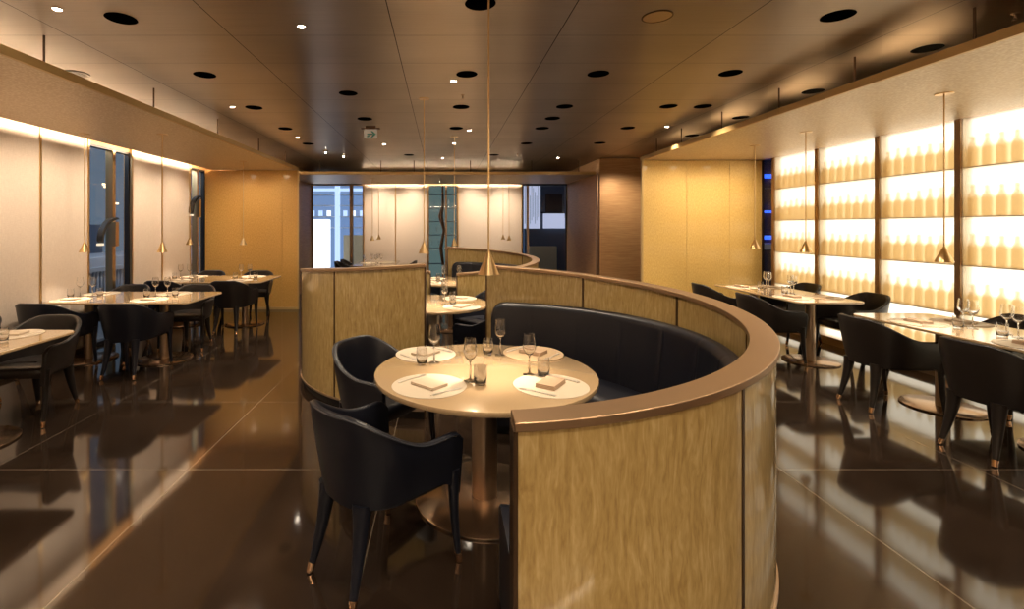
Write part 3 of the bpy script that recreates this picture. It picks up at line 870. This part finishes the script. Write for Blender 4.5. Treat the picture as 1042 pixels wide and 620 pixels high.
def wash(x,y,dx,dy,p):  # wash beams have no fixture; added to brighten walls and screens
    o = spot('added_wash_beam',(x,y,SOF-.02),p,120,1.,.06)
    o.rotation_euler = Vector((dx,dy,-1.3)).to_track_quat('-Z','Y').to_euler()
for k in range(12): wash(XL+.8, -2.0+.93*k, -.8, 0, 85)
for x in (-4.0,-3.3): wash(x, 8.45, 0, .8, 32)
for x in (3.65,4.2,4.8): wash(x, 7.1, 0, .8, 40)
wash(3.65, 9.0, 0, .85, 70)
for x in (-1.62,-.8,.8,1.63): wash(x, YB-.85, 0, .8, 110)
# ------------------------------------------------------------------ outside: left terrace
M['night'] = mat('night render wall', (.10,.12,.15), .9)
M['white'] = mat('white painted metal', (.6,.63,.68), .5)
M['bluewhite'] = emis('cool glowing surface', (.5,.66,1), 1.3)  # emits: cool light on posts and display items put into the material
M['coolwhite'] = emis('glowing white column', (.86,.9,1), 1.6)  # blocks emit on their own; their lighting is in the material
M['bluedim'] = emis('glowing blue interior', (.2,.32,.6), .8)  # wall glows itself in place of the room's blue light
M['greyblue'] = emis('glowing grey-blue surface', (.20,.27,.36), .55)  # facade and stripes emit; dim night light put into the colour
M['warmdot'] = emis('warm window', (1,.72,.4), 3)
M['blueneon'] = emis('blue bar light', (.03,.12,1), 2.0)
M['navy'] = mat('navy panel', (.02,.025,.07), .5)
M['tealglass'] = mat('teal glass', (.12,.2,.2), .15)
M['copper'] = mat('copper brown', (.35,.16,.07), .4, .5)
o = G().box(-16,-4.9,3,30,-.2,-.02).done('outside_terrace','night',smooth=False); tag(o,'dark terrace paving outside the window wall','terrace')
t = thing('terrace_railing','white slatted railing outside the window wall','railing',(-6.8,10,0))
G().box(-.05,.05,-4,5.5,.72,.80).done('top_rail','white',t,smooth=False)
G().box(-.03,.03,-4,5.5,.10,.14).done('bottom_rail','white',t,smooth=False)
g = G()
for i in range(96): g.box(-.015,.015,-4+i*.1,-3.955+i*.1,.14,.72)
b_ = g.done('balusters','white',t,smooth=False); b_['kind'] = 'stuff'
o = G().box(-8.6,-7.4,6,18,.60,.95).done('planter_wall','white',smooth=False,bevel=.02); tag(o,'long white parapet beyond the railing','parapet')
t = thing('outside_building','dim grey-blue building across the terrace at night','building',(-15,20,0))
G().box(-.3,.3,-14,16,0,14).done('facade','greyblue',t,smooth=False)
random.seed(3)
g = []
for i in range(16):
    yy = random.uniform(-12,6); zz = random.uniform(1.2,3.6)
    G().box(.3,.34,yy,yy+.22,zz,zz+.08).done('lit_window','warmdot',t,smooth=False)
for i in range(9):
    G().box(.3,.36,-13+i*2.6,-12.2+i*2.6,.2,1.7).done('shutter','white',t,smooth=False)
def wall_lamp(x,y,z,lab):
    t = thing('wall_lamp',lab,'lamp',(x,y,z))
    G().box(-.03,.05,-.035,.035,-.17,.17).done('mounting_plate','gold',t,bevel=.004)
    pts = [(.05, -.02-.32*math.sin(R(a)), .22-.32*(1-math.cos(R(a)))) for a in range(0,91,9)]
    g = G(); rings = []
    for px,py,pz in pts: rings.append([(px-.035,py+.018,pz-.014),(px+.035,py+.018,pz-.014),(px+.035,py-.018,pz+.014),(px-.035,py-.018,pz+.014)])
    g.loft(rings).done('curved_arm','black',t)
    px,py,pz = pts[-1]
    G().box(px-.03,px+.03,py-.03,py+.03,pz-.05,pz-.02).done('lens','lensdim',t,smooth=False)
M['lensdim'] = emis('dim lamp lens', (1,.8,.55), 1.0)
for yy in (6.,10.,14.):  # unseen point lamps, added to brighten the railing
    l = bpy.data.lights.new('added_terrace_fill','POINT'); l.energy = 90; l.color=(.75,.85,1); l.shadow_soft_size=.15
    o = bpy.data.objects.new('added_terrace_fill',l); COL.objects.link(o); o.location=(-5.9,yy,3.2)
wall_lamp(XL-.0,6.76,1.50,'black curved lamp arm on a brass plate at the wider side window')
wall_lamp(XL-.0,9.08,1.95,'black curved lamp arm on a brass plate at the narrow side window')
# outside: back
o = G().box(-8,8,12.7,24,-.15,-.02).done('outer_floor','night',smooth=False); tag(o,'dark paving beyond the back windows','paving')
t = thing('blue_lit_shopfront','blue-lit glazed interior seen through the bluest back window','building',(-4,17.5,0))
G().box(-2.4,2.4,.3,.4,0,4).done('back_wall','bluedim',t,smooth=False)
for z in (1.55,1.95,2.35,2.75): G().box(-2.2,2.2,-.05,.3,z,z+.04).done('shelf','white',t,smooth=False)
G().box(.15,.3,-.2,0,0,4).box(1.5,1.6,-.2,0,0,4).done('glazing_post','bluewhite',t,smooth=False)
G().box(-2.2,2.2,.0,.1,2.9,3.0).done('light_band','bluewhite',t,smooth=False)
G().box(.4,2.2,.1,.28,0,1.3).done('counter','backboard',t,smooth=False)
for i in range(14):
    G().box(-2.0+i*.3,-1.88+i*.3,.05,.2,2.0,2.2).done('display_item','coolwhite' if i%3==0 else 'bluewhite',t,smooth=False)
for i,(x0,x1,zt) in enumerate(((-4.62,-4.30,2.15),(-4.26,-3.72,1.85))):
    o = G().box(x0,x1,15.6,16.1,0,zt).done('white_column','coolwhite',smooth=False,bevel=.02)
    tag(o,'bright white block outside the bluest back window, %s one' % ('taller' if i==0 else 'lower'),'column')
def shelving(lab, x0,x1,y,zs,back,post,glasses=True):
    t = thing('glass_shelving',lab,'shelving',((x0+x1)/2,y,0)); w_=(x1-x0)/2
    G().box(-w_,w_,.28,.32,0,3).done('back_panel',back,t,smooth=False)
    for z in zs: G().box(-w_,w_,0,.28,z,z+.02).done('shelf','white',t,smooth=False)
    for xx in (-w_,w_-.03): G().box(xx,xx+.03,0,.03,0,3).done('upright',post,t,smooth=False)
    return t
M['dimteal'] = emis('glowing teal wall', (.25,.38,.36), .35)  # shelf back glows without a lamp; dim light set in the material
shelving('teal glass shelving behind the narrow back centre window', -.75,.85,14.2,(.5,.95,1.35,1.75,2.15,2.55),'dimteal','copper')
random.seed(11)
for k in range(18):
    z = (1.37,.97,2.17)[k%3]
    o = proto['wine'].copy(); COL.objects.link(o); o.location = (-.6+1.3*k/18, 14.32, z+.001); o.rotation_euler=(0,0,0)
    tag(o,'stemmed glass on the shelving behind the back centre window','wine glass','glasses on the teal shelving')
o = G().tube([(0,0,0),(.03,0,.5),(-.04,0,1.0),(.05,0,1.5),(-.05,0,1.9),(.02,0,2.2),(0,0,3)],[.03,.04,.05,.04,.07,.04,.02],12).done('copper_sculpture','copper'); o.location=(.0,13.5,0)
tag(o,'twisted copper brown sculpture in the narrow back centre window','sculpture')
g = G()
M['lilac'] = emis('glowing lilac panel', (.62,.66,.9), .75)  # cloth and room glow in place of light falling on them
t = thing('hanging_banner','pale lilac patterned panel hanging outside the back window','banner',(2.95,14.6,0))
G().box(-.48,.02,0,.04,1.55,3).done('cloth','lilac',t,smooth=False)
for i in range(9):
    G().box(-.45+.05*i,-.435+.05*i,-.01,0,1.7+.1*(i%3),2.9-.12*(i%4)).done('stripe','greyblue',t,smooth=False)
t = thing('glazed_building','dark glazed building with a lit white room outside the back window','building',(4.0,16,0))
G().box(-1.2,1.2,.3,.4,0,4).done('facade','night',t,smooth=False)
G().box(-.6,1.0,.15,.28,1.55,2.05).done('lit_room','lilac',t,smooth=False)
G().box(-.55,.0,.1,.15,2.1,2.7).box(.1,.5,.1,.15,1.9,2.5).done('window_recess','black',t,smooth=False)
G().box(-1.2,1.2,.05,.15,2.05,2.1).done('ledge','blackframe',t,smooth=False)
G().box(-1.1,-.2,0,.25,0,.95).done('counter','backboard',t,smooth=False)
# blue bar niche at the far right
t = thing('blue_bar_shelving','blue-lit bar shelving seen through the gap between gold screen and bottles','shelving',(XR+1.1,8.6,0))
G().box(-1,1.4,.35,.45,0,3).done('back_panel','navy',t,smooth=False)
for z in (1.45,1.9,2.3): G().box(-.9,1.3,0,.3,z,z+.03).done('shelf','navy',t,smooth=False)
for z in (1.37,1.86,2.50): G().box(-.9,1.3,.28,.33,z,z+.07).done('strip_light','blueneon',t,smooth=False)
G().box(-.9,1.3,-.1,.3,0,1.2).done('counter','navy',t,smooth=False)
G().box(-.9,1.3,-.12,.3,1.2,1.3).done('counter_top','white',t,smooth=False)

# ------------------------------------------------------------------ world
w = bpy.data.worlds.new('night sky'); S.world = w; w.use_nodes = True
bg = w.node_tree.nodes['Background']; bg.inputs[0].default_value = (.05,.085,.16,1); bg.inputs[1].default_value = .6

# ------------------------------------------------------------------ camera
cam = bpy.data.cameras.new('camera'); co = bpy.data.objects.new('camera', cam); COL.objects.link(co)
co.location = (0,0,EYE); co.rotation_euler = (R(90),0,0)
cam.sensor_width = 36; cam.lens = 491/1042*36
cam.shift_x = 71/1042; cam.shift_y = -79/1042
cam.clip_start = .05; cam.clip_end = 100
S.camera = co
S.view_settings.view_transform = 'Standard'; S.view_settings.look = 'None'
S.view_settings.exposure = 0.12; S.view_settings.gamma = 1
S.view_settings.use_curve_mapping = False
S.cycles.max_bounces = 10; S.cycles.transparent_max_bounces = 24
S.cycles.sample_clamp_indirect = 4
S.cycles.caustics_reflective = False
